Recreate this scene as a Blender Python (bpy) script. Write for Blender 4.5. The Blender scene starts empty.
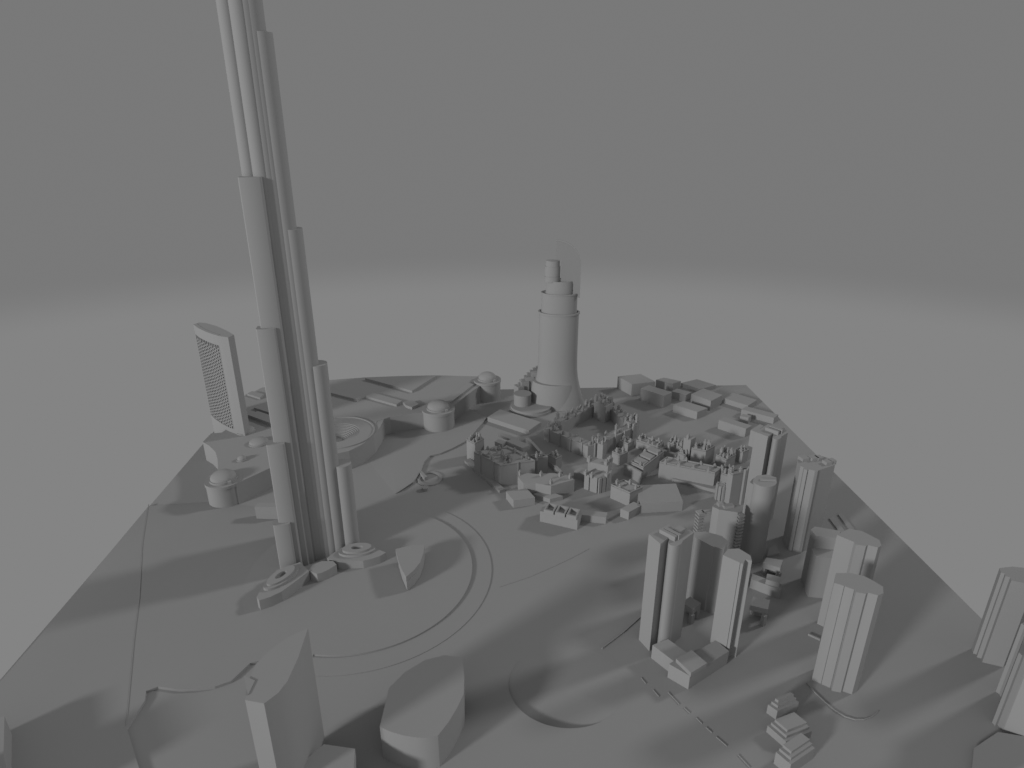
import bpy, bmesh, math, random
from mathutils import Vector

# ------------------------------------------------------------------ camera, sky, lamps, exposure
S = bpy.context.scene
COL = S.collection
CAM_H = 400.0                                   # metres above the model's ground
PITCH = math.radians(22.2)
FPX = 650.0                                     # focal length in pixels at 1024 wide
cam_data = bpy.data.cameras.new('camera')
cam_data.sensor_width = 36.0
cam_data.lens = FPX / 1024 * 36.0
cam_data.clip_start = 1.0
cam_data.clip_end = 20000.0
cam = bpy.data.objects.new('camera', cam_data)
cam.location = (0, 0, CAM_H)
cam.rotation_euler = (math.pi / 2 - PITCH, 0, 0)
COL.objects.link(cam)
S.camera = cam
S.view_settings.view_transform = 'Standard'
S.view_settings.look = 'None'
S.view_settings.exposure = 0
S.view_settings.gamma = 1
S.view_settings.use_curve_mapping = False

W = bpy.data.worlds.new('World')
S.world = W
W.use_nodes = True
nt = W.node_tree
bg = nt.nodes['Background']
tc = nt.nodes.new('ShaderNodeTexCoord')
sep = nt.nodes.new('ShaderNodeSeparateXYZ')
ramp = nt.nodes.new('ShaderNodeMapRange')
ramp.interpolation_type = 'SMOOTHSTEP'
ramp.inputs['From Min'].default_value = math.sin(math.radians(-14.5))
ramp.inputs['From Max'].default_value = math.sin(math.radians(-10.7))
ramp.inputs['To Min'].default_value = 0.2305
ramp.inputs['To Max'].default_value = 0.190
# added fill: unseen glow in the world behind the camera, lifts wall faces
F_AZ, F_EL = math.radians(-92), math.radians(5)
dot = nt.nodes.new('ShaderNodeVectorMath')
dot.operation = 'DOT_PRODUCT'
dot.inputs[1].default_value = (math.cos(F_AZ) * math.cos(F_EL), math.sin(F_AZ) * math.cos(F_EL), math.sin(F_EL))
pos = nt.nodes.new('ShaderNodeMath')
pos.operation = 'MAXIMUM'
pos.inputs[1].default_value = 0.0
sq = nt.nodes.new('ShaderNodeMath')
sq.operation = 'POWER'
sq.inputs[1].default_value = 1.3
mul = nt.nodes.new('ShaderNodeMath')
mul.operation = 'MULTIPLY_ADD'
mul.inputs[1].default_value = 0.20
comb = nt.nodes.new('ShaderNodeCombineColor')
nt.links.new(tc.outputs['Generated'], sep.inputs[0])
nt.links.new(sep.outputs['Z'], ramp.inputs['Value'])
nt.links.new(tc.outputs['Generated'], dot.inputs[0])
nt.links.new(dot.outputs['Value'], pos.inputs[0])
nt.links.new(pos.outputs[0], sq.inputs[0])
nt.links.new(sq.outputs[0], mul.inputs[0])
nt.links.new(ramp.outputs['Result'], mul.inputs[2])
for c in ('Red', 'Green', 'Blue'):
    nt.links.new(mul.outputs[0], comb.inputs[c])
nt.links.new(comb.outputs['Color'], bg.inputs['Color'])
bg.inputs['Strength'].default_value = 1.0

CENTRE = Vector((0, 620, 0))
LAMP_D = 16000.0


def studio_lamp(name, travel_az, elev, irradiance, soft_deg):
    """far studio disc lamp; travel_az = compass heading of its rays over the ground (degrees from +X)"""
    a, e = math.radians(travel_az), math.radians(elev)
    d = Vector((math.cos(a) * math.cos(e), math.sin(a) * math.cos(e), -math.sin(e)))
    l = bpy.data.lights.new(name, 'AREA')
    l.shape = 'DISK'
    l.size = 2 * LAMP_D * math.tan(math.radians(soft_deg / 2))
    l.energy = irradiance * math.pi * LAMP_D ** 2
    l.color = (1, 1, 1)
    o = bpy.data.objects.new(name, l)
    o.location = CENTRE - d * LAMP_D
    o.rotation_euler = d.to_track_quat('-Z', 'Y').to_euler()
    COL.objects.link(o)
    return o


studio_lamp('key_lamp', 41.0, 17.0, 1.66, 6.5)       # low, from the front left
studio_lamp('rim_lamp', -157.5, 30.0, 0.77, 5.5)     # from the right and slightly behind


# ------------------------------------------------------------------ materials
def clay(name, val, var=0.02, scale=0.05):
    m = bpy.data.materials.new(name)
    m.use_nodes = True
    t = m.node_tree
    b = t.nodes['Principled BSDF']
    b.inputs['Roughness'].default_value = 1.0
    b.inputs['Specular IOR Level'].default_value = 0.0
    co = t.nodes.new('ShaderNodeTexCoord')
    n = t.nodes.new('ShaderNodeTexNoise')
    n.inputs['Scale'].default_value = scale
    n.inputs['Detail'].default_value = 4
    r = t.nodes.new('ShaderNodeMapRange')
    r.inputs['To Min'].default_value = val * (1 - var)
    r.inputs['To Max'].default_value = val * (1 + var)
    k = t.nodes.new('ShaderNodeCombineColor')
    t.links.new(co.outputs['Object'], n.inputs['Vector'])
    t.links.new(n.outputs['Fac'], r.inputs['Value'])
    for c in ('Red', 'Green', 'Blue'):
        t.links.new(r.outputs['Result'], k.inputs[c])
    t.links.new(k.outputs['Color'], b.inputs['Base Color'])
    return m


M_PLATE = clay('grey_plate', 0.316, 0.012, 0.02)
M_BLD = clay('grey_clay', 0.33, 0.012, 0.05)
M_HOUSE = clay('grey_clay_house', 0.335, 0.03, 0.2)
M_GLASS = clay('pale_shell', 0.29, 0.01, 0.1)


# ------------------------------------------------------------------ helpers
def at(x, y, z=0.0):
    """site survey: the place at height z that lies at (x, y) of the photograph"""
    u = 384.0 - y
    d = (x - 512.0, FPX * math.cos(PITCH) + u * math.sin(PITCH), -FPX * math.sin(PITCH) + u * math.cos(PITCH))
    t = (z - CAM_H) / d[2]
    return Vector((d[0] * t, d[1] * t))


VPY = 384 + FPX / math.tan(PITCH)


def height(x, ytop, ybot, z0=0.0):
    """height of a vertical edge whose top is at (x, ytop) and whose foot is at row ybot"""
    xb = 512 + (x - 512) * (VPY - ybot) / (VPY - ytop)
    p = at(xb, ybot, z0)
    u = 384.0 - ytop
    dy = FPX * math.cos(PITCH) + u * math.sin(PITCH)
    dz = -FPX * math.sin(PITCH) + u * math.cos(PITCH)
    return CAM_H + dz * p.y / dy


def ats(pts, z=0.0):
    return [at(x, y, z) for x, y in pts]


def area2(p):
    return sum(p[i][0] * p[(i + 1) % len(p)][1] - p[(i + 1) % len(p)][0] * p[i][1] for i in range(len(p)))


def ccw(p):
    p = [Vector((q[0], q[1])) for q in p]
    return p if area2(p) > 0 else p[::-1]


class MB:
    def __init__(self):
        self.bm = bmesh.new()

    def prism(self, pts, z0, z1, top=None):
        pts = ccw(pts)
        top = [Vector((q[0], q[1])) for q in top] if top else pts
        bm = self.bm
        n = len(pts)
        lo = [bm.verts.new((p.x, p.y, z0)) for p in pts]
        hi = [bm.verts.new((p.x, p.y, z1)) for p in top]
        bm.faces.new(hi)
        bm.faces.new(lo[::-1])
        for i in range(n):
            j = (i + 1) % n
            bm.faces.new((lo[i], lo[j], hi[j], hi[i]))
        return self

    def box(self, c, sx, sy, z0, z1, ang=0.0):
        ca, sa = math.cos(ang), math.sin(ang)
        pts = [Vector((c[0] + ca * x - sa * y, c[1] + sa * x + ca * y))
               for x, y in ((-sx / 2, -sy / 2), (sx / 2, -sy / 2), (sx / 2, sy / 2), (-sx / 2, sy / 2))]
        return self.prism(pts, z0, z1)

    def lathe(self, c, prof, seg=48, sx=1.0, sy=1.0, ang=0.0):
        """prof = [(r, z)...] from the bottom axis to the top axis; closed solid"""
        bm = self.bm
        ca, sa = math.cos(ang), math.sin(ang)
        rings = []
        for r, z in prof:
            if r < 1e-6:
                rings.append([bm.verts.new((c[0], c[1], z))])
            else:
                ring = []
                for i in range(seg):
                    t = 2 * math.pi * i / seg
                    x, y = r * sx * math.cos(t), r * sy * math.sin(t)
                    ring.append(bm.verts.new((c[0] + ca * x - sa * y, c[1] + sa * x + ca * y, z)))
                rings.append(ring)
        for a, b in zip(rings[:-1], rings[1:]):
            for i in range(seg):
                j = (i + 1) % seg
                if len(a) == 1:
                    bm.faces.new((a[0], b[j], b[i]))
                elif len(b) == 1:
                    bm.faces.new((a[i], a[j], b[0]))
                else:
                    bm.faces.new((a[i], a[j], b[j], b[i]))
        return self

    def strip(self, line, w, z0, z1):
        """a wall of width w along an open polyline"""
        line = [Vector((p[0], p[1])) for p in line]
        L, R = [], []
        for i, p in enumerate(line):
            a = line[max(i - 1, 0)]
            b = line[min(i + 1, len(line) - 1)]
            d = (b - a).normalized()
            n = Vector((-d.y, d.x)) * w / 2
            L.append(p + n)
            R.append(p - n)
        return self.prism(L + R[::-1], z0, z1)

    def ring(self, outer, w, z0, z1):
        """walls of width w round a courtyard"""
        o = ccw(outer)
        n = len(o)
        inn = []
        for i in range(n):
            d0 = (o[i] - o[i - 1]).normalized()
            d1 = (o[(i + 1) % n] - o[i]).normalized()
            n0, n1 = Vector((-d0.y, d0.x)), Vector((-d1.y, d1.x))
            m = (n0 + n1)
            m = m / max(m.dot(n0), 0.3)
            inn.append(o[i] + m * w)
        bm = self.bm
        mk = lambda ps, z: [bm.verts.new((p.x, p.y, z)) for p in ps]
        ol, oh, il, ih = mk(o, z0), mk(o, z1), mk(inn, z0), mk(inn, z1)
        for i in range(n):
            j = (i + 1) % n
            bm.faces.new((ol[i], ol[j], oh[j], oh[i]))
            bm.faces.new((oh[i], oh[j], ih[j], ih[i]))
            bm.faces.new((ih[i], ih[j], il[j], il[i]))
            bm.faces.new((il[i], il[j], ol[j], ol[i]))
        return self

    def build(self, name, mat, parent=None, sharp=14.0):
        bm = self.bm
        bmesh.ops.recalc_face_normals(bm, faces=bm.faces[:])
        for f in bm.faces:
            f.smooth = True
        for e in bm.edges:
            if len(e.link_faces) != 2 or e.calc_face_angle(0) > math.radians(sharp):
                e.smooth = False
        me = bpy.data.meshes.new(name)
        bm.to_mesh(me)
        bm.free()
        me.materials.append(mat)
        o = bpy.data.objects.new(name, me)
        COL.objects.link(o)
        if parent:
            o.parent = parent
            o.matrix_parent_inverse.identity()
            o.location = -Vector(parent['_loc']) if '_loc' in parent else (0, 0, 0)
        return o


def tag(o, label, cat, group=None):
    o['label'] = label
    o['category'] = cat
    if group:
        o['group'] = group
    return o


def thing(name, loc, label, cat, group=None):
    o = bpy.data.objects.new(name, None)
    o.empty_display_size = 5
    o.location = (loc[0], loc[1], 0)
    o['_loc'] = (loc[0], loc[1], 0.0)
    COL.objects.link(o)
    return tag(o, label, cat, group)


def struct(o):
    o['kind'] = 'structure'
    return o


def quad(A, B, C, h):
    """roof parallelogram from three roof corners of the photograph"""
    a, b, c = at(*A, h), at(*B, h), at(*C, h)
    return [a, b, c, a + c - b]


def block(name, A, B, C, yfoot, label, cat='building', group=None, mat=None, z0=0.0, extra=None):
    h = height(B[0], B[1], yfoot, z0)
    q = quad(A, B, C, h)
    o = MB().prism(q, z0, h).build(name, mat or M_BLD)
    return tag(o, label, cat, group), q, h


def lerp(a, b, t):
    return a + (b - a) * t


def notched(pts, cuts, depth=0.7, width=0.45):
    """cuts = {edge index: [fractions]}: thin vertical grooves in the walls"""
    src = [Vector((p[0], p[1])) for p in pts]
    sgn = 1 if area2(src) > 0 else -1
    out = []
    for i, p in enumerate(src):
        out.append(p)
        q = src[(i + 1) % len(src)]
        d = (q - p).normalized()
        n = Vector((-d.y, d.x)) * sgn * depth
        for t in cuts.get(i, []):
            m = lerp(p, q, t)
            out += [m - d * width / 2, m - d * width / 2 + n, m + d * width / 2 + n, m + d * width / 2]
    return out


# ------------------------------------------------------------------ the setting
back_l, back_r = at(246, 394), at(746, 385)
d_side = (at(0, 680) - back_l).normalized()
d_side2 = (at(985, 622) - back_r).normalized()
plate = [back_l, back_r, back_r + d_side2 * 1010, back_l + d_side * 1010]
hole_c = at(566, 684)
hole = [hole_c + Vector((44 * math.cos(t), 39 * math.sin(t))) for t in [2 * math.pi * i / 64 for i in range(64)]]


def sheet_with_hole(outer, hole, depth, low):
    """the base sheet with a round sunken disc that is deepest at its near left side and flush at its far side"""
    m = MB()
    bm = m.bm
    c = sum(hole, Vector((0, 0))) / len(hole)
    o = [bm.verts.new((p.x, p.y, 0)) for p in outer]
    k = [bm.verts.new((p.x, p.y, 0)) for p in hole]
    dn = Vector((-0.55, -0.83))
    f_ = [bm.verts.new((p.x, p.y, -0.02 - depth * max(0.0, (p - c).normalized().dot(dn)) ** 1.3)) for p in hole]
    lo = [bm.verts.new((p.x, p.y, low)) for p in outer]
    ed = []
    for L in (o, k):
        for i in range(len(L)):
            ed.append(bm.edges.new((L[i], L[(i + 1) % len(L)])))
    bmesh.ops.triangle_fill(bm, edges=ed, use_beauty=True)
    mid = bm.verts.new((c.x, c.y, -0.02 - depth * 0.15))
    for i in range(len(k)):
        j = (i + 1) % len(k)
        bm.faces.new((k[i], k[j], f_[j], f_[i]))
        bm.faces.new((f_[i], f_[j], mid))
    for i in range(len(o)):
        j = (i + 1) % len(o)
        bm.faces.new((o[i], o[j], lo[j], lo[i]))
    bm.faces.new(lo[::-1])
    return m


struct(sheet_with_hole(ccw(plate), ccw(hole), 4.5, -8.0).build('pavement', M_PLATE))


def lerp(a, b, t):
    return a + (b - a) * t


def mesa(pts, z, skirt):
    """raised ground: walls drop straight down except along the corner indices in skirt, which slope away over so many metres"""
    m = MB()
    bm = m.bm
    n = len(pts)
    s = 1 if area2(pts) > 0 else -1
    top = [bm.verts.new((p.x, p.y, z)) for p in pts]
    low = []
    for i, p in enumerate(pts):
        if i in skirt:
            d = (pts[(i + 1) % n] - pts[i - 1]).normalized()
            p = p + Vector((d.y, -d.x)) * s * skirt[i]
        low.append(bm.verts.new((p.x, p.y, 0.004)))
    bm.faces.new(top)
    for i in range(n):
        j = (i + 1) % n
        bm.faces.new((top[i], low[i], low[j], top[j]))
    return m


# raised plaza round the tall tower, and the terrace to its left
pc = Vector((-143.4, 505.1))
circ = [pc + Vector((math.cos(t), math.sin(t))) * 105.5 for t in [2 * math.pi * i / 96 for i in range(96)]]
struct(MB().prism(circ, 0.6, 2.408).build('plaza', M_PLATE))
struct(MB().lathe(pc, [(0, 0.004), (124, 0.004), (124, 0.7), (0, 0.7)], 96).build('promenade', M_PLATE))
ter = [(372, 648), (360, 648), (344, 646), (330, 644.5), (322, 646.5), (313, 655), (285, 659), (262, 660), (250, 663),
       (231, 681), (215, 686.5), (200, 688.5), (180, 689.5), (158, 686.5), (146, 691), (145, 700), (127, 728), (142, 778), (60, 790), (-42, 800), (-7, 689.5), (38, 638.2), (98, 566.3), (148.8, 505.8), (200, 512), (250, 518), (300, 530)]
struct(mesa(ats(ter, 2.4), 2.4, {24: 25, 25: 25, 26: 25}).build('terrace', M_PLATE))
quay = [(400, 491), (413, 482), (421, 471), (424, 462), (430, 455.6), (441, 453), (452.5, 448), (464, 442), (471, 436),
        (484, 421), (487, 417), (472, 411), (440, 425), (392, 440)]
struct(mesa(ats(quay, 2.6), 2.6, {0: 6, 11: 30, 12: 60, 13: 60}).build('quay', M_PLATE))

def wall(name, pts, w, h, label, cat='kerb', group=None):
    return tag(MB().strip(ats(pts), w, 0.004, h).build(name, M_PLATE), label, cat, group)


wall('boundary_wall', [(149, 506), (143, 545), (140, 600), (135, 640), (127, 728)], 0.5, 2.65,
     'thin straight wall running down the empty left side of the base', 'wall')
wall('curved_wall', [(806, 683), (815, 693), (825, 702.5), (835, 711), (845, 717), (855, 720), (864, 720), (871, 717.5), (878, 712)], 0.6, 0.9,
     'curved low kerb in front of the rightmost full slab tower', 'kerb')
wall('low_kerb', [(808, 635), (820, 640.5)], 1.2, 1.8, 'short thin kerb left of the foot of the slab tower', 'kerb')
wall('dark_kerb', [(602, 649), (622, 634), (640, 618)], 1.0, 1.4, 'thin dark kerb running up to the left tower of the cluster', 'kerb')
wall('shore_kerb', [(500, 587), (530, 577), (553, 567), (572, 558), (589, 549)], 0.6, 0.5, 'faint long kerb across the open ground right of the round plaza', 'kerb')
dash = [((641, 678), (646, 684)), ((653, 690), (659, 697)), ((668, 692.5), (679.5, 705)), ((684, 708), (690, 713.5)),
        ((696, 718), (702, 724)), ((706, 727.5), (712, 733)), ((716, 737), (727, 746.5)), ((738, 755), (750, 768))]
places = ['farthest, by the left tower', 'second from the far end', 'beside the corner of the low podium', 'just past the low podium corner',
          'midway along the row', 'just before the terraced block', 'left of the terraced block', 'nearest, at the picture edge']
for (a, b), pl in zip(dash, places):
    wall('road_kerb', [a, b], 0.5, 0.6, 'thin pale kerb piece of the dashed row, ' + pl, 'kerb', 'dashed row of kerb pieces')
b = thing('round_basin', at(430, 479), 'small round walled basin by the quay edge', 'basin')
bc = at(430, 479)
MB().lathe(bc, [(15, 0), (15, 1.3), (11.5, 1.3), (11.5, 0.02), (15, 0)], 40, 1.0, 1.1).build('rim', M_PLATE, b)
MB().prism(ats([(421.5, 471), (427.5, 477), (424.5, 478), (420, 473)], 4), 0.004, 4.5).build('wall_block', M_PLATE, b)
MB().lathe(at(425.5, 490), [(0, 0.004), (4, 0.004), (4, 4), (0, 4)], 36).build('wall_block', M_PLATE, b)

# ------------------------------------------------------------------ the supertall tower
TC = Vector((-190, 531))
T = thing('tall_tower', TC, 'tallest stepped tower of clustered round columns, rising past the top of the photo', 'skyscraper')


def wing(az, tiers, flat=None):
    a = math.radians(az)
    d = Vector((math.cos(a), math.sin(a)))
    n = Vector((-d.y, d.x))
    for r, h, rad in tiers:
        c = TC + d * r
        m = MB()
        if flat is None:
            m.lathe(c, [(0, 2), (rad, 2), (rad, h), (0, h)], 36)
        else:                                       # broad, nearly flat nose with rounded corners
            f = math.radians(flat)
            v = Vector((math.cos(f), math.sin(f)))
            u = Vector((-v.y, v.x))
            prof = [(-1, -.7), (-1, .2), (-.96, .38), (-.86, .5), (-.5, .58), (0, .6), (.5, .58), (.84, .5), (.96, .36), (1, .1), (1, -.7)]
            m.prism([c + u * x * rad + v * y * rad for x, y in prof], 2, h)
        w = rad * 0.62
        m.prism([TC + n * w, TC - n * w, c - n * w, c + n * w], 2, h - 1.6)
        m.build('wing_tier', M_BLD, T)


wing(-131, [(33.4, 56, 7.6), (27.6, 136, 7.8), (20.3, 240, 8.0), (15.2, 359, 8.8)], flat=-80)
wing(-131, [(5, 540, 7.4)])
wing(-165, [(13, 545, 6.4)])
wing(14, [(31, 100, 8.4), (19.4, 201, 8.5), (12, 318, 8.6), (7.6, 458, 8.6), (3, 570, 9)])
wing(118, [(38, 78, 9), (31, 168, 9), (23, 280, 9), (12, 500, 9)])
MB().lathe(TC, [(0, 2), (9.5, 2), (9.5, 590), (8, 590), (8, 625), (5, 625), (5, 660), (0, 660)], 40).build('core', M_BLD, T)
MB().lathe(TC, [(0, 660), (2.5, 660), (2, 720), (0.6, 780), (0, 780)], 20).build('spire', M_BLD, T)
P1 = MB()
P1.prism(ats([(256.6, 597), (261, 589), (267.5, 582), (277, 570), (300, 562), (309, 571), (296, 581), (281.6, 591.5), (270, 597), (259, 600.5)], 13), 2, 13)
P1.build('podium', M_BLD, T)
P1b = MB()
P1b.lathe(at(281, 576, 16), [(0, 12), (15, 12), (15, 15.5), (12, 15.5), (12, 17.5), (5, 17.5), (5, 14), (0, 14)], 36, 1.25, 0.6, math.radians(60))
P1b.build('podium_drum', M_BLD, T)
P2 = MB()
P2.prism(ats([(308, 570.5), (313, 564.5), (322, 561), (333, 561), (336.5, 564.5), (328, 570), (322, 572.5), (317, 574)], 12), 2, 12)
P2.build('podium', M_BLD, T)
P3 = MB()
P3.prism(ats([(327, 558), (340, 548), (352, 543), (358, 542), (372, 547), (386, 552.5), (380, 556), (371, 559), (363, 560.8), (350, 561), (338, 562)], 11), 2, 11)
P3.build('podium', M_BLD, T)
P3b = MB()
P3b.lathe(at(357, 549, 14), [(0, 10), (14, 10), (14, 13.5), (11, 13.5), (11, 16), (4.5, 16), (4.5, 13), (0, 13)], 36, 1.25, 0.65, math.radians(10))
P3b.build('podium_drum', M_BLD, T)

# small curved hall on the plaza
hall = ats([(395.5, 549), (398.5, 561), (401.5, 569), (406, 577), (414, 570), (420, 562.5), (423.5, 553), (424.5, 544.5), (412, 545)], 18)
hall_lo = ats([(397.5, 553), (401, 565), (404, 572), (406.3, 577.5), (413.5, 571), (419.5, 563), (423.0, 553), (424, 545), (412, 546)], 18)
h_o = MB()
hl = [p for p in hall]
h_o.prism(hall, 13.0, 18)
h_o.prism(hall_lo, 3, 12.9)
tag(h_o.build('curved_hall', M_BLD), 'small leaf-shaped hall with a pointed front on the round plaza', 'building')

bx = thing('low_box', at(265, 520), 'plain low box building tucked behind the left foot of the tallest tower', 'building')
hb = height(255, 506.6, 520)
MB().prism(quad((254.5, 507), (278, 507), (281, 503), hb), 0, hb).build('body', M_BLD, bx)

# ------------------------------------------------------------------ lattice tower at the left
hL = 158.0
LT = thing('lattice_tower', at(193.5, 324.5, hL), 'curved tower with a perforated lattice front and slanted lens roof, far left', 'skyscraper')
front_px = [(193.5, 324.5), (198, 328), (205, 331.4), (212, 334.0), (220, 336.0), (228, 337.2)]
back_px = [(234.0, 334.6), (226, 330.0), (216, 325.6), (206, 322.8), (199, 322.3)]
fr = ats(front_px, hL)
bk = ats(back_px, hL)


def curve(pts, s):
    k = s * (len(pts) - 1)
    i = min(int(k), len(pts) - 2)
    return lerp(pts[i], pts[i + 1], k - i)


def off(pts, s, d):
    a, b = curve(pts, max(s - 0.02, 0)), curve(pts, min(s + 0.02, 1))
    t = (b - a).normalized()
    return curve(pts, s) + Vector((-t.y, t.x)) * d


S1 = 0.72
outer = [curve(fr, S1 * i / 12) for i in range(13)]
inner = [off(fr, S1 * i / 12, 4.2) for i in range(13)]
inner[0] = lerp(fr[0], bk[-1], 0.55)
rest = [curve(fr, S1 + (1 - S1) * i / 4) for i in range(5)]
MB().prism(inner + rest + bk, 0, hL - 0.3).build('body', M_BLD, LT)
MB().prism(outer + inner[::-1], 0, 32).build('base_band', M_BLD, LT)
MB().prism(outer + inner[::-1], hL - 13, hL).build('parapet', M_BLD, LT)
lat = MB()
NV = 14
for i in range(NV + 1):
    s = S1 * i / NV
    a = curve(fr, s)
    b_ = off(fr, s, 3.0)
    t = (curve(fr, min(s + .02, 1)) - curve(fr, max(s - .02, 0))).normalized() * 0.85
    lat.prism([a - t, a + t, b_ + t, b_ - t], 32.01, hL - 13.01)
z = 33.5
k = 0
while z < hL - 19:
    for i in range(NV):
        s0, s1 = S1 * (i + 0.03) / NV, S1 * (i + 0.97) / NV
        zz = z + (2.0 if i % 2 else 0)
        lat.prism([off(fr, s0, .25), off(fr, s1, .25), off(fr, s1, 2.4), off(fr, s0, 2.4)], zz, min(zz + 1.6, hL - 13.02))
    z += 4.0
lat.build('facade_lattice', M_BLD, LT)

# ------------------------------------------------------------------ the shopping mall
MZ = 26.0
AC = Vector((-223.9, 751.5))
AR = 46.5
mall = thing('shopping_mall', at(330, 400, MZ), 'sprawling flat-roofed mall with round drums and a ringed bowl, behind the tallest tower', 'mall')
arc = []
a_px = at(375.5, 426, MZ)
for i in range(17):
    t = math.radians(10 + 170 * i / 16)
    arc.append(AC + Vector((math.cos(t), math.sin(t))) * (AR - 1.5))
south_w = ats([(300, 457), (270, 468), (246, 479), (236, 484), (222, 486), (217, 478), (218, 466), (217.5, 459), (215.5, 452), (209.6, 446), (202.8, 442),
               (211, 433.4), (222, 432.5), (232, 425), (240, 413), (243, 397), (262, 387.5), (300, 383.5), (329, 380), (365, 377.4), (400, 376), (435, 375.3), (480, 376.4), (496, 379),
               (485, 383), (473, 390.4), (455.7, 404), (452, 407), (440, 413), (425, 412.5), (408, 414), (390, 417), (377, 421)], MZ)
MB().prism(arc + south_w, 0, MZ).build('roof_block', M_BLD, mall)
bowl = MB()
prof = [(0, 0), (AR, 0), (AR, 27.2), (AR - 2, 27.2), (AR - 2, 25.8), (27, 25.8)]
r_, z_ = 27, 25.8
for i in range(10):
    prof += [(r_, z_ - 1.1), (r_ - 2.3, z_ - 1.1)]
    r_ -= 2.3
    z_ -= 1.1
prof += [(0, z_)]
bowl.lathe(AC, prof, 72)
bowl.build('ringed_bowl', M_BLD, mall)
apron = [AC + Vector((math.cos(math.radians(t)), math.sin(math.radians(t)))) * (AR - 1.6) for t in range(24, -112, -8)]
apron += ats([(318, 457), (335, 454), (349, 451), (362, 444.5), (374, 435.5), (380, 427), (384, 419), (380, 417.5)], MZ - 0.3)
MB().prism(apron, 0, MZ - 0.3).build('roof_block', M_BLD, mall)


def drum(px, py, rad, h, dome_r, dome_h, seg=48, z0=0.0, hatch=True):
    c = at(px, py, h)
    m = MB()
    m.lathe(c, [(0, z0), (rad, z0), (rad, h - 4), (rad + 0.9, h - 3.5), (rad + 0.9, h), (0, h)], seg)
    o = m.build('drum', M_BLD, mall)
    d = MB()
    pr = [(0, h - 1.2), (dome_r, h - 1.2), (dome_r, h + 2.4), (dome_r - 1.2, h + 2.4)]
    for i in range(1, 8):
        t = math.pi / 2 * i / 8
        pr.append(((dome_r - 1.2) * math.cos(t), h + 2.4 + dome_h * math.sin(t)))
    pr.append((0, h + 2.4 + dome_h))
    d.lathe(c, pr, seg)
    q = d.build('dome', M_BLD, o)
    q.location = (0, 0, 0)
    q.matrix_parent_inverse.identity()
    if hatch:
        e = MB()
        e.box(c + Vector((dome_r * 0.75, -dome_r * 0.7)), 4, 4, h - 0.9, h + 3.2, 0.4)
        q = e.build('roof_hatch', M_BLD, o)
        q.matrix_parent_inverse.identity()
    return o


drum(438.3, 408.2, 21.8, 29, 16.3, 8.5)
drum(487.3, 379.2, 20.0, 30, 14.8, 9.0)
drum(223.5, 479.0, 19.0, 26.6, 14.8, 7.5)
for px, py, r, hh in ((246, 431.5, 12, 5), (259, 443, 12.5, 5), (242, 460, 6, 4)):
    c = at(px, py, MZ)
    m = MB()
    pr = [(0, MZ - 1), (r, MZ - 1), (r, MZ + 1.6), (r - 1, MZ + 1.6)]
    for i in range(1, 7):
        t = math.pi / 2 * i / 7
        pr.append(((r - 1) * math.cos(t), MZ + 1.6 + hh * math.sin(t)))
    pr.append((0, MZ + 1.6 + hh))
    m.lathe(c, pr, 36)
    m.build('roof_dome', M_BLD, mall)
for pts, dz in (([(365, 378), (412, 390.8), (436, 375.6), (400, 376)], 3.6),
                ([(322, 390.5), (358, 399.6), (361.5, 396.5), (330, 388)], 3.2),
                ([(365.5, 396), (396.5, 404.6), (402, 400.5), (373, 392.5)], 3.4),
                ([(403, 402), (406, 405.2), (412, 407.2), (419, 404), (412, 400)], 4.0),
                ([(441, 402), (447, 405), (474, 384), (468, 382)], 2.2),
                ([(247, 393.6), (260, 397.8), (264, 394), (252, 391)], 3.0),
                ([(254, 407.6), (270, 412.6), (276, 408), (261, 404)], 3.0),
                ([(247, 414.5), (272, 423.5), (282, 419), (258, 411)], 4.5)):
    MB().prism(ats(pts, MZ + dz), MZ - 0.5, MZ + dz).build('roof_ridge', M_BLD, mall)

# ------------------------------------------------------------------ hotel tower in the middle distance
AX = at(556.4, 403)
H1 = height(559, 310.5, 402)
H2 = height(559, 291.5, 402)
H3 = height(559, 279.5, 402)
H4 = height(553, 259.5, 402)
H5 = height(553, 239, 402)
HT = thing('hotel_tower', AX, 'tall rounded tower with stepped crown and thin sail, centre of the far side', 'skyscraper')
EA = math.radians(-8)
sh = MB()
sh.lathe(AX, [(0, 0), (43, 0), (40.5, 8), (37, 19), (33.6, 31), (31, 43), (29.4, 56), (28.8, 72), (28.6, 90), (28.6, H1 - 2.5), (30, H1 - 2.5), (30, H1), (27.5, H1), (27.5, H1 - 1.5), (0, H1 - 1.5)], 64, 1, .68, EA)
MB().lathe(AX + Vector((-5, -4)), [(0, 0), (37, 0), (34.5, 16), (32.2, 34), (31.2, 38), (0, 38)], 56, 1, .68, EA).build('base_tier', M_BLD, HT)
sh.build('shaft', M_BLD, HT)
MB().lathe(AX, [(0, H1 - 2), (25.6, H1 - 2), (25.6, H2 - 2), (26.4, H2 - 2), (26.4, H2), (24.4, H2), (24.4, H2 - 1.2), (0, H2 - 1.2)], 56, 1, .66, EA).build('crown_tier', M_BLD, HT)
MB().lathe(AX, [(0, H2 - 1.6), (19.8, H2 - 1.6), (19.8, H3), (18.6, H3), (18.6, H3 - 1), (0, H3 - 1)], 48, 1, .66, EA).build('crown_tier', M_BLD, HT)
xs = 1.0 / 0.74
ct = AX + Vector((-8.0 * xs, -2))
tp = MB()
tp.lathe(ct, [(0, H3 - 1.4), (11.0, H3 - 1.4), (11.0, H3 + 6), (10.4, H3 + 6), (10.4, H3 + 7), (10.9, H3 + 7), (10.9, H4 - 8), (10.0, H4 - 8), (10.0, H4), (0, H4)], 32, 1, .8, EA)
tp.build('crown_tier', M_BLD, HT)
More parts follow.
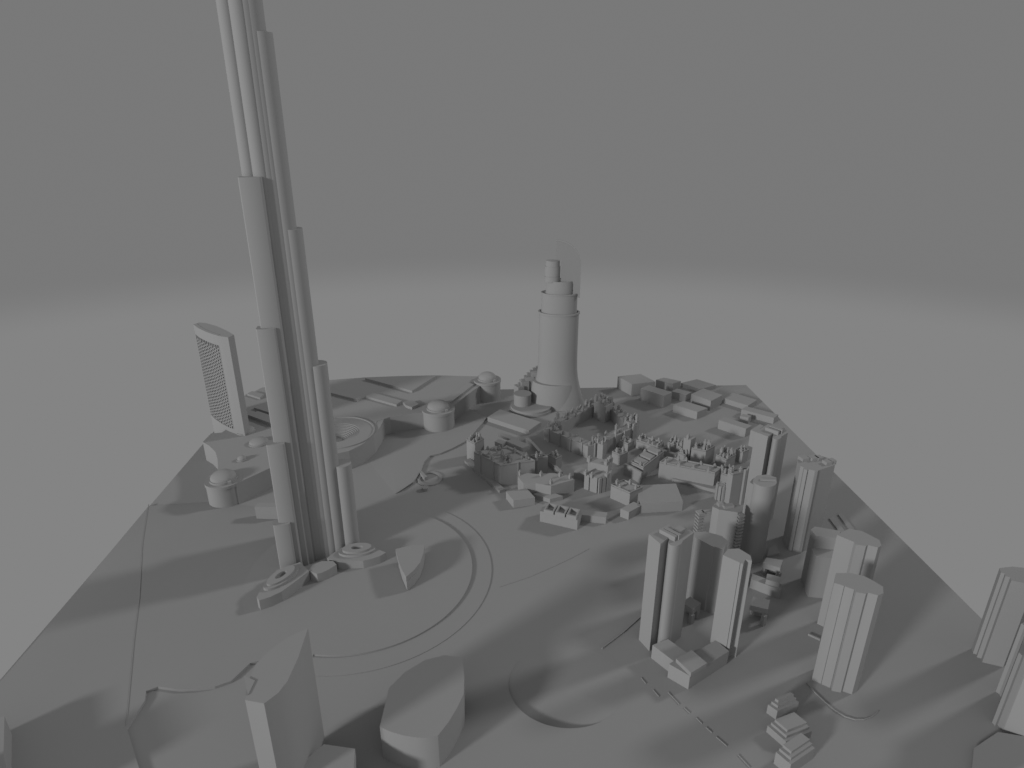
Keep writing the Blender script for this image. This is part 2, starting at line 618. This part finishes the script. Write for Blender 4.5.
# the sail: a thin curved plate rising from the right flank
sail = MB()
bm = sail.bm
ex = Vector((math.cos(EA), math.sin(EA)))
ey = Vector((-ex.y, ex.x))
outl = []
x0, x1 = -6.0, 29.0
for i in range(15):
    t = math.pi / 2 * i / 14
    outl.append((x0 + (x1 - x0) * math.sin(t), H5 - 34 + 34 * math.cos(t)))
outl += [(29.0, H2 - 6), (19.0, H2 - 6), (19.0, H3 - 3), (1.6, H3 - 3), (1.6, H4 + 1.5), (x0, H4 + 1.5)]
fv = [bm.verts.new((*(AX + ex * x - ey * 5.0), z)) for x, z in outl]
bv = [bm.verts.new((*(AX + ex * x - ey * 3.4), z)) for x, z in outl]
bm.faces.new(fv)
bm.faces.new(bv[::-1])
for i in range(len(fv)):
    j = (i + 1) % len(fv)
    bm.faces.new((fv[i], bv[i], bv[j], fv[j]))
sl = sail.build('sail', M_GLASS, HT)
rim = MB()
for i in range(14):
    (xa, za), (xb, zb) = outl[i], outl[i + 1]
    vs = []
    for dz in (0.4, -1.0):
        for oy in (-5.6, -2.8):
            vs.append([rim.bm.verts.new((*(AX + ex * x + ey * oy), z + dz)) for x, z in ((xa, za), (xb, zb))])
    t0, t1, b0, b1 = vs
    for f in ((t0[0], t0[1], t1[1], t1[0]), (b0[0], b1[0], b1[1], b0[1]), (t0[0], b0[0], b0[1], t0[1]), (t1[0], t1[1], b1[1], b1[0])):
        rim.bm.faces.new(f)
rr = rim.build('sail_rim', M_BLD, sl)
pd = MB()
pd.lathe(at(531, 409), [(0, 0), (32, 0), (32, 3.5), (30.5, 3.5), (30.5, 7), (0, 7)], 48, 1, .95)
pd.build('podium', M_BLD, HT)
pd = MB()
pd.lathe(at(522.5, 408), [(0, 6.5), (13, 6.5), (13, 24), (0, 24)], 36)
pd.build('podium_drum', M_BLD, HT)
cr = MB()
for px, py, w, d, z1, an in ((519, 402, 10, 14, 27, 0.5), (524, 400.5, 12, 12, 33, 0.3), (529, 399.5, 13, 11, 39, 0.2), (535, 399, 14, 10, 46, 0.1)):
    cr.box(at(px, py), w, d, 0, z1, an)
cr.build('terraced_wing', M_BLD, HT)
arcw = MB()
q0, q1 = at(518, 404), at(541, 400)
for i in range(8):
    a, b2 = lerp(q0, q1, i / 8), lerp(q0, q1, (i + 1) / 8)
    z1 = 26 + 26 * math.sin((i + 0.5) / 8 * math.pi / 2)
    arcw.strip([a + Vector((0, 10)), b2 + Vector((0, 10))], 3, 0, z1 + 2)
arcw.build('arched_wall', M_BLD, HT)

# long low slab in front of the hotel
block('low_slab', (487.5, 417), (529, 430.5), (541, 422), 435, 'long low flat slab on the lake side of the hotel tower')

# ------------------------------------------------------------------ plain boxes, far right
FG = 'plain boxes at the far right of the base'
block('box_building', (617.8, 376.4), (632, 384.2), (655.4, 381.6), 395.8, 'tallest plain box at the far back, right of the hotel tower', group=FG)
block('box_building', (640.8, 388.4), (664.2, 395.8), (672, 392.3), 408, 'plain box directly in front of the tallest far box', group=FG)
block('box_building', (656, 379.8), (673, 383.6), (681, 381.2), 391, 'small flat box at the back edge, between the tallest box and the long back block', group=FG)
block('box_building', (671.5, 391.2), (686, 395), (691.5, 392.2), 402, 'small plain box wedged between two wider boxes', group=FG)
block('box_building', (673.5, 404.6), (697.4, 412), (707.7, 408), 419.6, 'lone plain box standing forward on the open ground', group=FG)
block('box_building', (691.5, 394), (711, 401), (722.7, 395), 410.6, 'plain box with a dark right side, behind the lone forward box', group=FG)
block('box_building', (681, 383), (700, 389), (716, 385), 393, 'long flat block along the back edge behind the dark-sided box', group=FG)
block('wide_block', (723.7, 398.2), (748, 405.6), (757, 399.8), 410.5, 'wide low block at the far right corner of the base', group=FG)
block('box_building', (741.5, 409.4), (774, 418), (778.4, 414.6), 424, 'long narrow block along the right edge, below the corner block', group=FG)
block('cube_building', (740, 416), (748.6, 417.8), (751.5, 415.6), 423.8, 'tiny cube between two long narrow blocks', group=FG)
block('box_building', (718.8, 420), (746, 428.8), (752, 425.6), 437.6, 'long box nearest the right-hand towers', group=FG)

# ------------------------------------------------------------------ old-town houses with little turrets
rnd = random.Random(7)
OT = 'old-town houses with turrets'


def turret(par, p, h0, h1, w=3.6, ang=0.7):
    m = MB()
    m.box(p, w, w, h0 - 1, h1, ang)
    m.box(p, w + 0.6, w + 0.6, h1 - 1.6, h1 - 0.9, ang)
    m.box(p, w * 0.5, w * 0.5, h1 - 0.1, h1 + 1.8, ang)
    return m.build('turret', M_HOUSE, par)


def turrets(par, q, h, n, edges=None, lo=3, hi=8, w=2.9, inset=2.5):
    q = ccw(q)
    c = sum(q, Vector((0, 0))) / len(q)
    edges = edges if edges is not None else range(len(q))
    for e in edges:
        a, b_ = q[e % len(q)], q[(e + 1) % len(q)]
        for i in range(n):
            p = lerp(a, b_, (i + 0.25 + 0.5 * rnd.random()) / n)
            p = p + (c - p).normalized() * inset
            d = b_ - a
            turret(par, p, h, h + rnd.uniform(lo, hi), w * rnd.uniform(0.8, 1.25), math.atan2(d.y, d.x))


def parapet(par, q, h, w=1.0, up=1.3):
    MB().ring(q, w, h - 0.6, h + up).build('parapet', M_HOUSE, par)


def house(name, A, B, C, yfoot, label, n=2, ring=None, lo=3, hi=8, par=True, edges=None):
    h = height(B[0], B[1], yfoot)
    q = quad(A, B, C, h)
    c = sum(q, Vector((0, 0))) / 4
    t = thing(name, c, label, 'house', OT)
    m = MB()
    if ring:
        m.ring(q, ring, 0, h)
    else:
        m.prism(q, 0, h)
    m.build('wall', M_HOUSE, t)
    if par and not ring:
        parapet(t, q, h)
    if n:
        turrets(t, q, h, n, lo=lo, hi=hi, edges=edges)
    return t, q, h


def pilasters(par, q, h, counts, w=2.0, up=2.5):
    c = sum(q, Vector((0, 0))) / len(q)
    for e, n in enumerate(counts):
        a, b_ = q[e], q[(e + 1) % len(q)]
        d = (b_ - a).normalized()
        o = Vector((d.y, -d.x))
        if o.dot((a + b_) / 2 - c) < 0:
            o = -o
        for i in range(n):
            p = lerp(a, b_, (i + 0.5) / n) + o * 0.5
            MB().box(p, w, w, 0, h + up, math.atan2(d.y, d.x)).build('pilaster', M_HOUSE, par)


# left market block with its base terrace
t, q, h = house('market_block', (474, 452.5), (500.5, 466), (535, 461), 486, 'large market block with a long dark right wall and pale base ledge', n=2, lo=2.5, hi=6)
MB().prism(ats([(464.5, 460.5), (499.5, 491), (505, 489), (470, 458)], 3), 0, 3.2).build('base_ledge', M_HOUSE, t)
for A, B, C, z1 in (((494.7, 441.5), (502, 444), (506, 441.5), h + 5), ((506, 441), (522.5, 448), (530, 445), h + 5), ((497, 434), (517, 441.5), (520, 439), h + 3), ((480, 452), (489, 456), (497, 452), h + 3)):
    MB().prism(quad(A, B, C, z1), h - 0.5, z1).build('roof_block', M_HOUSE, t)
for i in range(14):
    turret(t, lerp(lerp(q[0], q[3], rnd.uniform(.08, .9)), lerp(q[1], q[2], rnd.uniform(.08, .9)), rnd.uniform(.1, .9)), h, h + rnd.uniform(2.5, 5.5), 2.4)
pilasters(t, q, h, [2, 1, 0, 0], 1.5, 2)
t, q, h = house('corner_house', (466.5, 440), (475, 444), (484, 439), 463, 'tall narrow house at the lake corner of the market block', n=2, lo=3, hi=7)
wall('long_wall', [(526.5, 442), (532.5, 447.5), (540, 456)], 4, 7, 'sloping thick wall running back from the turret house, upper piece', 'wall', 'thick walls behind the market block')
wall('long_wall', [(547, 463.5), (554, 469.5), (561, 477)], 4, 7, 'sloping thick wall behind the many-sided house, lower piece', 'wall', 'thick walls behind the market block')
t, q, h = house('slim_house', (530, 456), (537.5, 458.8), (548, 457), 475, 'slim house with one tall thin turret behind the many-sided house', n=1, lo=2, hi=5)
turret(t, at(536.5, 460, h), h, h + 8, 2.5)

# many-sided house
hh = height(550.8, 486, 498.5)
q = ats([(517.8, 476.5), (523.5, 483.5), (535.6, 483.2), (551, 486), (574.5, 479.5), (566, 474.5), (552, 473), (537, 474), (527, 473)], hh)
t = thing('many_sided_house', sum(q, Vector((0, 0))) / len(q), 'many-sided house with one bright flat wall near the lake', 'house', OT)
MB().prism(q, 0, hh).build('wall', M_HOUSE, t)
for p in ((520, 475), (551, 484), (570, 478.5), (541, 476), (560, 476.5)):
    turret(t, at(p[0], p[1], hh), hh, hh + 5, 2.6)
MB().prism(ats([(533, 494), (550, 499), (563, 496), (545, 490)], 5), 0, 5).build('base_ledge', M_HOUSE, t)
block('low_shed', (506, 491.5), (513.5, 500.5), (535, 497.5), 508, 'low shed at the lake corner below the many-sided house', 'shed', mat=M_HOUSE)
# low front block with open roof frames
t, q, h = house('frame_roof_house', (540, 511), (577.5, 519.5), (582, 511), 530, 'low front house with open square frames on its roof', n=0, par=False)
q2 = quad((543, 509.5), (577, 517), (581, 509.5), h + 4)
for i in range(3):
    a, b_ = lerp(q2[0], q2[1], i / 3 + 0.02), lerp(q2[0], q2[1], (i + 1) / 3 - 0.02)
    d_ = lerp(q2[3], q2[2], i / 3 + 0.02), lerp(q2[3], q2[2], (i + 1) / 3 - 0.02)
    MB().ring([a, b_, d_[1], d_[0]], 1.6, h - 0.2, h + 4).build('roof_frame', M_HOUSE, t)
block('low_shed', (579.5, 514.5), (606, 517.5), (607.5, 512.5), 524, 'long low shed right of the frame-roofed house', 'shed', mat=M_HOUSE)

# big courtyard ring
hc = height(588, 446.5, 458.5)
q = ats([(544, 428), (588, 446.5), (602, 443), (637, 426), (622, 410), (604, 397), (583, 405), (563, 416)], hc)
t = thing('courtyard_block', sum(q, Vector((0, 0))) / len(q), 'largest house, a ring of walls round a dark courtyard crowded with turrets', 'house', OT)
MB().ring(q, 13, 0, hc).build('wall', M_HOUSE, t)
pilasters(t, q, hc, [4, 1, 4, 0, 0, 0, 0, 0])
turrets(t, q, hc, 4, lo=2.5, hi=7, inset=4)
turrets(t, q, hc, 2, lo=2, hi=6, inset=13)
MB().prism(ats([(594, 402), (606, 407), (613, 403), (603, 398.5)], hc + 8), 0, hc + 8).build('corner_tower', M_HOUSE, t)
for p in ((596, 401), (602, 399), (606, 405), (611, 402.5), (600, 404)):
    turret(t, at(p[0], p[1], hc + 8), hc + 8, hc + rnd.uniform(13, 18), 4)
MB().prism(ats([(624, 420), (634, 424.5), (640, 420), (631, 416)], hc + 5), 0, hc + 5).build('corner_tower', M_HOUSE, t)
for i in range(10):
    turret(t, at(624.5 + rnd.random() * 13, 418 + rnd.random() * 5, hc + 5), hc + 5, hc + rnd.uniform(8, 14), 3)
MB().prism(ats([(597.5, 443), (603, 445.5), (607, 442), (601, 440)], hc + 4), 0, hc + 4).build('corner_tower', M_HOUSE, t)
for p in ((598, 442), (602.5, 444.5), (606, 442)):
    turret(t, at(p[0], p[1], hc + 4), hc + 4, hc + 9, 2.6)
MB().prism(ats([(555, 419.5), (561, 421.5), (565, 419), (559, 417)], hc + 7), 0, hc + 7).build('corner_tower', M_HOUSE, t)
turret(t, at(557.5, 418.6, hc + 7), hc + 7, hc + 15, 3.4)

# gate house
hg = height(599, 478, 493)
q = ats([(584.5, 474), (599.5, 479), (610, 476), (612, 470), (597, 467)], hg)
t = thing('gate_house', sum(q, Vector((0, 0))) / len(q), 'stepped gate house with ribbed front below the courtyard block', 'house', OT)
MB().prism(notched(q, {0: [0.35, 0.9], 1: [0.3, 0.7]}, 2.0, 1.4), 0, hg).build('wall', M_HOUSE, t)
MB().prism(ats([(588, 461.5), (608, 466), (612, 461), (594, 457.5)], hg + 8), 0, hg + 8).build('upper_wall', M_HOUSE, t)
for p in ((589.5, 461), (606.5, 464.5), (610, 461)):
    turret(t, at(p[0], p[1], hg + 8), hg + 8, hg + 13, 4.5)
for p in ((586, 474), (592, 476.5), (607, 476)):
    turret(t, at(p[0], p[1], hg), hg, hg + 4, 4)
block('low_shed', (574, 471), (586, 474), (592, 470), 481, 'small shed joined to the left of the gate house', 'shed', mat=M_HOUSE)

house('corner_box_house', (611, 485.3), (630, 493.5), (642.5, 488), 506.5, 'square house with two corner turrets in front of the ridge-roofed house', n=1, lo=3, hi=5)
wall('roof_wall', [(624, 474.5), (632, 478), (641, 483.5)], 2.5, 15, 'thin bright wall behind the two-turret square house', 'wall')
block('low_shed', (620.5, 508.8), (629, 512.2), (642, 505), 520, 'small low shed under the two-turret square house', 'shed', mat=M_HOUSE)
block('flat_hall', (641, 503.5), (683, 501.5), (676, 483.5), 511, 'broad flat hall with a pale roof in front of the long pale building', 'hall', mat=M_HOUSE)
t, q, h = house('ridge_house', (630.5, 462), (643.5, 468), (664, 452), 480, 'narrow house with stepped roof strips right of the courtyard block', n=1, lo=2, hi=6)
for i in range(3):
    s0, s1 = 0.08 + i * 0.3, 0.30 + i * 0.3
    a, b_, c_, d_ = q
    MB().prism([lerp(lerp(a, d_, s0), lerp(b_, c_, s0), .1), lerp(lerp(a, d_, s0), lerp(b_, c_, s0), .9),
                lerp(lerp(a, d_, s1), lerp(b_, c_, s1), .9), lerp(lerp(a, d_, s1), lerp(b_, c_, s1), .1)], h - 0.5, h + 2 + i).build('roof_strip', M_HOUSE, t)
t, q, h = house('long_house', (659.5, 462.5), (715, 473.5), (722, 468), 489, 'long pale building with a plain bright front and small roof turrets', n=4, lo=2.5, hi=5, edges=[0, 2])
MB().prism(ats([(672, 478.5), (716, 490), (722, 487), (690, 478)], 4), 0, 4).build('base_ledge', M_HOUSE, t)
t, q, h = house('back_house', (667.5, 442.5), (681, 448), (685, 444.5), 456, 'small bright-fronted house at the back, left of the tall stepped house', n=2, lo=3, hi=7)
t, q, h = house('long_row_house', (636, 440.5), (658, 447.5), (664, 443), 455, 'row house with a jagged roofline right of the big courtyard block', n=3, lo=2, hi=6)
t, q, h = house('low_court_house', (656, 448.5), (676, 455), (690, 450), 460, 'low courtyard house behind the long pale building', n=0, ring=5)
turret(t, at(668.5, 452, h), h, h + 11, 2.6)
t, q, h = house('tall_stepped_house', (691.5, 448.5), (706, 451.5), (715, 446.5), 467, 'tall stepped house with a square bright front and dark right side', n=2, lo=3, hi=7)
MB().prism(quad((684, 437.5), (691, 440), (696, 437), h + 9), 0, h + 9).build('side_tower', M_HOUSE, t)
turret(t, at(688, 438.6, h + 9), h + 9, h + 14, 3)
t, q, h = house('stacked_house', (716, 455), (726.5, 460.5), (736, 455), 471, 'small stacked house with tall turrets right of the tall stepped house', n=2, lo=3, hi=8)
t, q, h = house('ribbed_house', (717, 471.5), (728, 476), (737, 471), 488, 'small house with ribbed tower at the right end of the long pale building', n=2, lo=3, hi=7)
rb = MB()
rc = at(722, 485, 18)
for i in range(9):
    a = 2 * math.pi * i / 9
    rb.box(rc + Vector((math.cos(a), math.sin(a))) * 5.4, 2, 2, 0, 19, a)
rb.lathe(rc, [(0, 0), (5, 0), (5, 18), (0, 18)], 24)
rb.build('ribbed_tower', M_HOUSE, t)
t, q, h = house('grey_house', (728, 471.5), (733, 475), (752, 471.5), 505, 'tall plain grey house with one bright thin post, beside the right-hand towers', n=1, lo=2, hi=4)
MB().box(at(745.6, 474.5, h), 3.2, 3.2, 0, h + 6, 0.3).build('corner_post', M_HOUSE, t)

for A, B, C, yf, n, lab in (
        ((548, 455.5), (556, 459.5), (562, 456.5), 470, 1, 'small plain house between the slim turret house and the gate house'),
        ((612, 452), (621, 456), (628, 452.5), 466, 1, 'small house left of the ridge house, behind the two-turret square house'),
        ((620, 441), (628, 444.5), (634, 441), 452, 1, 'small house squeezed between the courtyard block and the jagged row house'),
        ((678, 452.5), (686, 455.8), (691, 453), 463, 1, 'small house right behind the middle of the long pale building'),
        ((736, 450), (743, 453), (749, 450), 464, 1, 'rightmost small house, beside the foot of the farthest slab and column tower')):
    house('small_house', A, B, C, yf, lab, n=n, lo=2, hi=6)

# ------------------------------------------------------------------ the right-hand towers
def tower(name, label, parts, roof=(), cuts=None, group='towers of the right-hand cluster'):
    """parts = [(part name, roof outline of the photograph, height[, bottom])]; roof boxes = (px, py, sx, sy, angle, up)"""
    q0 = ats(parts[0][1], parts[0][2])
    t = thing(name, sum(q0, Vector((0, 0))) / len(q0), label, 'tower', group)
    for i, p in enumerate(parts):
        q = ats(p[1], p[2])
        if cuts and i in cuts:
            q = notched(q, cuts[i])
        MB().prism(q, p[3] if len(p) > 3 else 0, p[2]).build(p[0], M_BLD, t)
    hmax = parts[0][2]
    for px, py, sx, sy, an, up in roof:
        MB().box(at(px, py, hmax), sx, sy, hmax - 1, hmax + up, an).build('roof_box', M_BLD, t)
    return t


def rounded(A, B, n=8, bulge=0.5):
    """picture points on a bulging nose from A to B"""
    out = []
    mx, my = (A[0] + B[0]) / 2, (A[1] + B[1]) / 2
    dx, dy = (B[0] - A[0]) / 2, (B[1] - A[1]) / 2
    nx, ny = -dy * 0.3, abs(dx) * bulge
    for i in range(n + 1):
        t = math.pi * i / n
        c, s = -math.cos(t), math.sin(t)
        out.append((mx + dx * c + nx * s * 0.2, my + dy * c + ny * s))
    return out


tower('twin_slab_tower', 'front left tower of the cluster, a slab joined to a rounded column',
      [('slab_wing', [(648.8, 534), (660.5, 544), (676, 532), (669, 524.2)], 104.5),
       ('round_wing', rounded((668.2, 542), (682.5, 541), 18, .6) + [(694, 532.5), (685, 527), (672, 531)], 103.6)],
      roof=[(668, 536, 3, 14, 0.75, 3.2), (672, 534.5, 3, 14, 0.75, 3.2), (679, 531, 8, 6, 0.7, 2)])
tower('twin_slab_tower', 'slab and rounded column tower farthest back on the right, by the long plain box',
      [('slab_wing', [(755, 431.8), (768, 436.6), (780, 428.5), (768, 424)], 104.5),
       ('round_wing', rounded((772.6, 437), (781.5, 436.5), 18, .6) + [(788, 432.5), (784, 427.5), (774, 431)], 103.6),
       ('side_bay', [(750.6, 430), (755.2, 431.9), (764, 426), (760, 424)], 103.9, 86)],
      roof=[(772, 432, 3, 14, 0.75, 3.2), (776, 430.5, 3, 14, 0.75, 3.2)])
h2 = height(767, 486, 563)
tower('round_front_tower', 'smooth tower with a bulging rounded front in the middle of the cluster',
      [('body', rounded((753.2, 480), (776.8, 482), 20, .5) + [(776.5, 477.5), (767, 474.5), (757, 475.5)], h2),
       ('side_wing', [(749.6, 482), (755, 486), (760, 480), (754, 477.5)], h2 - 3)],
      roof=[(768, 480.5, 14, 3, -0.1, 1.5)])
tower('ribbed_tower', 'broad ribbed tower with notched roof at the right edge of the base',
      [('body', [(797.5, 460.8), (800.5, 466), (803.6, 467.4), (804.0, 469.2), (807.5, 470.0), (808.2, 469.2), (815, 470.8), (815.5, 471.6), (817.8, 471.4), (818.3, 470.4), (834.8, 465), (836, 460.5), (820, 455.5), (800, 456)], 93.0)],
      roof=[(803.5, 459.6, 8, 7, 0.3, 3), (813, 459.4, 8, 7, 0.3, 3), (818.5, 459.2, 6, 6, 0.3, 3), (827, 463.6, 7, 6, 0.3, 3), (831.5, 462.3, 6, 6, 0.3, 3)])
h4 = 62.0
t = tower('balcony_tower', 'lower flat tower with toothed balcony stacks on both sides, left of the round-fronted tower',
          [('body', [(712.5, 506.5), (719, 509.5), (738, 512.5), (742, 511), (743, 506.5), (728, 503.5), (715, 503.2)], h4)],
          roof=[(728, 507, 10, 5, 0.2, 2.5), (720, 505.5, 5, 5, 0.2, 3)])
for px, py, top in ((740.5, 513.5, h4 - 2), (700.5, 511.5, h4 - 6)):
    m = MB()
    c = at(px, py, top)
    m.box(c, 3.6, 3.6, 0, top, 0.3)
    zz = 4.0
    while zz < top - 1:
        m.box(c, 6.6, 6.6, zz, zz + 1.4, 0.3)
        zz += 3.6
    m.build('balcony_stack', M_BLD, t)
MB().strip([at(700.5, 511.5, h4 - 6), at(713, 510, h4 - 6)], 4, h4 - 10, h4 - 6.2).build('bridge', M_BLD, t)
tower('split_face_tower', 'slab tower with one thin dark groove down its bright front, centre of the cluster',
      [('body', [(723, 555), (743.2, 564.2), (744.6, 560.5), (745.8, 559.4), (752, 561), (750.5, 555.5), (739, 548.5), (728, 549)], 94.0)],
      cuts={0: {0: [0.86]}})
tower('recessed_tower', 'shorter dark-faced tower just behind the groove-fronted tower',
      [('body', [(695, 537), (713.2, 546.8), (715, 546.6), (724, 549.8), (728, 541), (722, 536), (706, 531.5), (693, 532)], 68.0)])
hlo = height(816.5, 557, 597)
hup = height(816.5, 535.8, 547.6, hlo)
tower('setback_tower', 'shorter tower with a lower front shoulder, left of the bright twin slabs',
      [('body', [(811, 529.5), (816, 535.8), (837, 538), (841, 531), (815, 526.5)], hup),
       ('shoulder', [(812, 549), (816.5, 557), (838, 558.5), (840, 549), (818, 545)], hlo)])
tower('stepped_slab_tower', 'bright slab tower behind the nearest bright slab, partly hidden by it',
      [('body', [(837, 535), (854, 542), (856, 544.6), (866, 546), (868, 545), (878, 547.6), (881.5, 545.6), (879.5, 540), (862, 531), (849, 528.5)], 90.5)])
tower('stepped_slab_tower', 'nearest bright slab tower with a stepped foot, above the curved kerb',
      [('body', [(834, 583), (839, 584.2), (855, 590), (856, 592.2), (866, 593.8), (868, 592.6), (878, 595.4), (883.5, 593), (883, 586.6), (872, 580), (864, 576), (850, 573), (836, 573)], 92.5)],
      cuts={0: {1: [0.35, 0.98]}})
tower('fluted_tower', 'fluted tower at the right edge of the photo, the farther of two',
      [('body', [(999.5, 568), (1001, 572.5), (1004.8, 573.6), (1005.4, 576), (1010.2, 577.2), (1011.3, 580.5), (1034, 585), (1043, 578), (1026, 568), (1012.5, 566.5)], 80.0)],
      group='fluted towers at the right edge')
h14 = height(1021.6, 623, 691)
strip14 = ats([(995.7, 691.5), (999, 694), (1001, 697), (992, 722.5), (995, 726), (997.5, 725), (1002.5, 731.5), (1040, 700), (1016, 684)])
body14 = ats([(1002, 731), (1050, 752), (1075, 700), (1034, 690)])
t = thing('fluted_tower', body14[3], 'fluted tower at the right edge of the photo, the nearer and wider of two', 'tower', 'fluted towers at the right edge')
MB().prism(strip14, 0, h14).build('fluted_bay', M_BLD, t)
MB().prism(body14, 0, h14 + 45).build('body', M_BLD, t)
tag(MB().prism(ats([(974, 748), (998, 732), (1060, 742), (1100, 800), (966, 830)], 4), 0.004, 4).build('low_platform', M_BLD),
    'low bare platform at the foot of the nearer fluted tower', 'platform')

# low podium joining two towers
pz = height(690.5, 675.5, 689)
pod = thing('low_podium', at(690, 685), 'low stepped podium with a bright front edge at the foot of the front left tower', 'podium')
MB().prism(ats([(652.5, 645), (673.5, 661), (669, 664), (690, 676), (729, 651), (716, 640), (690, 655), (668, 639)], pz), 0, pz).build('body', M_BLD, pod)
MB().prism(ats([(676, 658.5), (691, 673), (707, 663), (692, 650)], pz + 3.5), pz - 0.4, pz + 3.5).build('upper_block', M_BLD, pod)


def canopy(px, label, h, legs):
    q = ats(px, h)
    t = thing('canopy', q[1], label, 'canopy', 'canopies on legs between the towers')
    MB().prism(q, h - 5.5, h).build('roof', M_BLD, t)
    for lx, ly in legs:
        MB().box(at(lx, ly, h - 5.4), 3.4, 3.4, 0, h - 5.6, 0.5).build('leg', M_BLD, t)
    MB().prism([lerp(q[2], q[1], .35), lerp(q[3], q[0], .35), q[3], q[2]], 0, h - 5.6).build('back_wall', M_BLD, t)
    return t


canopy([(682, 602.5), (693, 609.5), (701, 603), (690, 596.5)], 'flat canopy on a leg between the front left tower and the dark-faced tower', 15, [(692, 614)])
canopy([(750, 605), (768, 609.5), (770, 600), (753, 596.5)], 'flat canopy on a leg right of the groove-fronted tower', 16, [(764.5, 615)])
canopy([(763, 563), (780.5, 568), (783, 560), (766.5, 557.5)], 'portal-like canopy at the foot of the round-fronted tower', 14, [(765, 567), (779, 572)])
t = thing('terrace_house', at(766, 595), 'two-level low block between the portal canopy and the lower canopy', 'building')
hA = height(781, 590, 599)
MB().prism(quad((751, 579), (781, 590.2), (782, 584.5), hA), 0, hA).build('lower_block', M_BLD, t)
MB().prism(quad((766, 579.5), (780, 583), (781, 577), hA + 5), 0, hA + 5).build('upper_block', M_BLD, t)
tag(MB().prism(ats([(767, 556), (780, 553), (776, 544), (769, 548)], 3), 0, 3).build('low_slab', M_BLD), 'low slanted slab between the round-fronted and ribbed towers', 'slab')
for i, pp in enumerate(([(829, 518), (846, 540), (850, 538), (834, 516)], [(838, 514), (856, 538), (860, 536), (842, 513)])):
    tag(MB().prism(ats(pp, 1.4), 0.004, 1.4).build('low_strip', M_BLD), ['low strip on the ground right of the ribbed tower, inner of two', 'low strip on the ground right of the ribbed tower, outer of two'][i], 'strip', 'low strips by the ribbed tower')

# terraced block, front right
tb = thing('terraced_block', at(790, 750), 'block of three staggered terraced units in front of the cluster', 'building')
for A, B, C, yb in (((768, 704.5), (777.5, 711), (799, 702), 719.5), ((767.5, 725.5), (786, 741.5), (812, 731), 748), ((776, 752), (791, 764.5), (815, 748), 776)):
    hb = height(B[0], B[1], yb)
    q = quad(A, B, C, hb)
    u = MB()
    c = sum(q, Vector((0, 0))) / 4
    m = MB()
    m.prism(q, 0, hb)
    for i in (1, 2):
        d1, d2 = (q[2] - q[1]).normalized() * 2.4 * i, (q[0] - q[1]).normalized() * 2.0 * i
        q2 = [q[0] + d1 - d2 * .2, q[1] + d1 + d2, q[2] - d1 * .2 + d2, q[3] - d1 * .2 - d2 * .2]
        m.prism(q2, hb - 0.4 * i, hb + 2.3 * i)
    m.build('terraced_unit', M_BLD, tb)

# ------------------------------------------------------------------ the nearest buildings at the bottom
hF = 98.0
wp = ats([(245, 700), (264, 703.5), (278, 693), (287.5, 681), (298, 658), (308, 628), (288, 637), (270, 650), (256, 664), (248, 682)], hF)
t = thing('wedge_tower', sum(wp, Vector((0, 0))) / len(wp), 'nearest tower with a curved wedge-shaped roof coming to a sharp point', 'tower')
MB().prism(wp, 0, hF).build('body', M_BLD, t, sharp=34)
MB().prism(ats([(243, 671), (247, 690), (254, 676)], hF + 4), hF - 3, hF + 0.6).build('roof_fin', M_BLD, t)
hB = height(379.7, 726.8, 758)
tag(MB().prism(ats([(379.7, 726.8), (390, 731.5), (403, 735.5), (416, 737.5), (428, 738), (438, 735.5), (448.5, 722), (457, 708), (463.6, 694), (464.3, 676), (462.5, 658), (445, 655), (425, 660), (405, 672), (389, 688)], hB), 0, hB).build('curved_block', M_BLD, sharp=34),
    'low broad block with a curved front and flat dark roof at the bottom edge', 'building')
h3 = 24.0
tag(MB().prism(ats([(324, 744.2), (355, 748.6), (352, 790), (285, 790), (300, 764)], h3), 0, h3).build('low_box', M_BLD),
    'low box at the bottom edge between the wedge tower and the curved block', 'building')
hE = height(4.5, 716, 737)
t = thing('wedge_building', at(-20, 760), 'pointed dark corner of a building cut off by the left edge', 'building')
MB().prism(ats([(4.5, 716), (4, 735), (3.5, 752), (6, 768), (14, 800), (-60, 830), (-70, 760), (-20, 722)], hE), 0, hE).build('body', M_BLD, t)
MB().prism(ats([(-25, 750), (-20, 800), (-80, 830), (-75, 770)], 34), 0, 34).build('upper_block', M_BLD, t)

for o in S.objects:
    if '_loc' in o:
        del o['_loc']
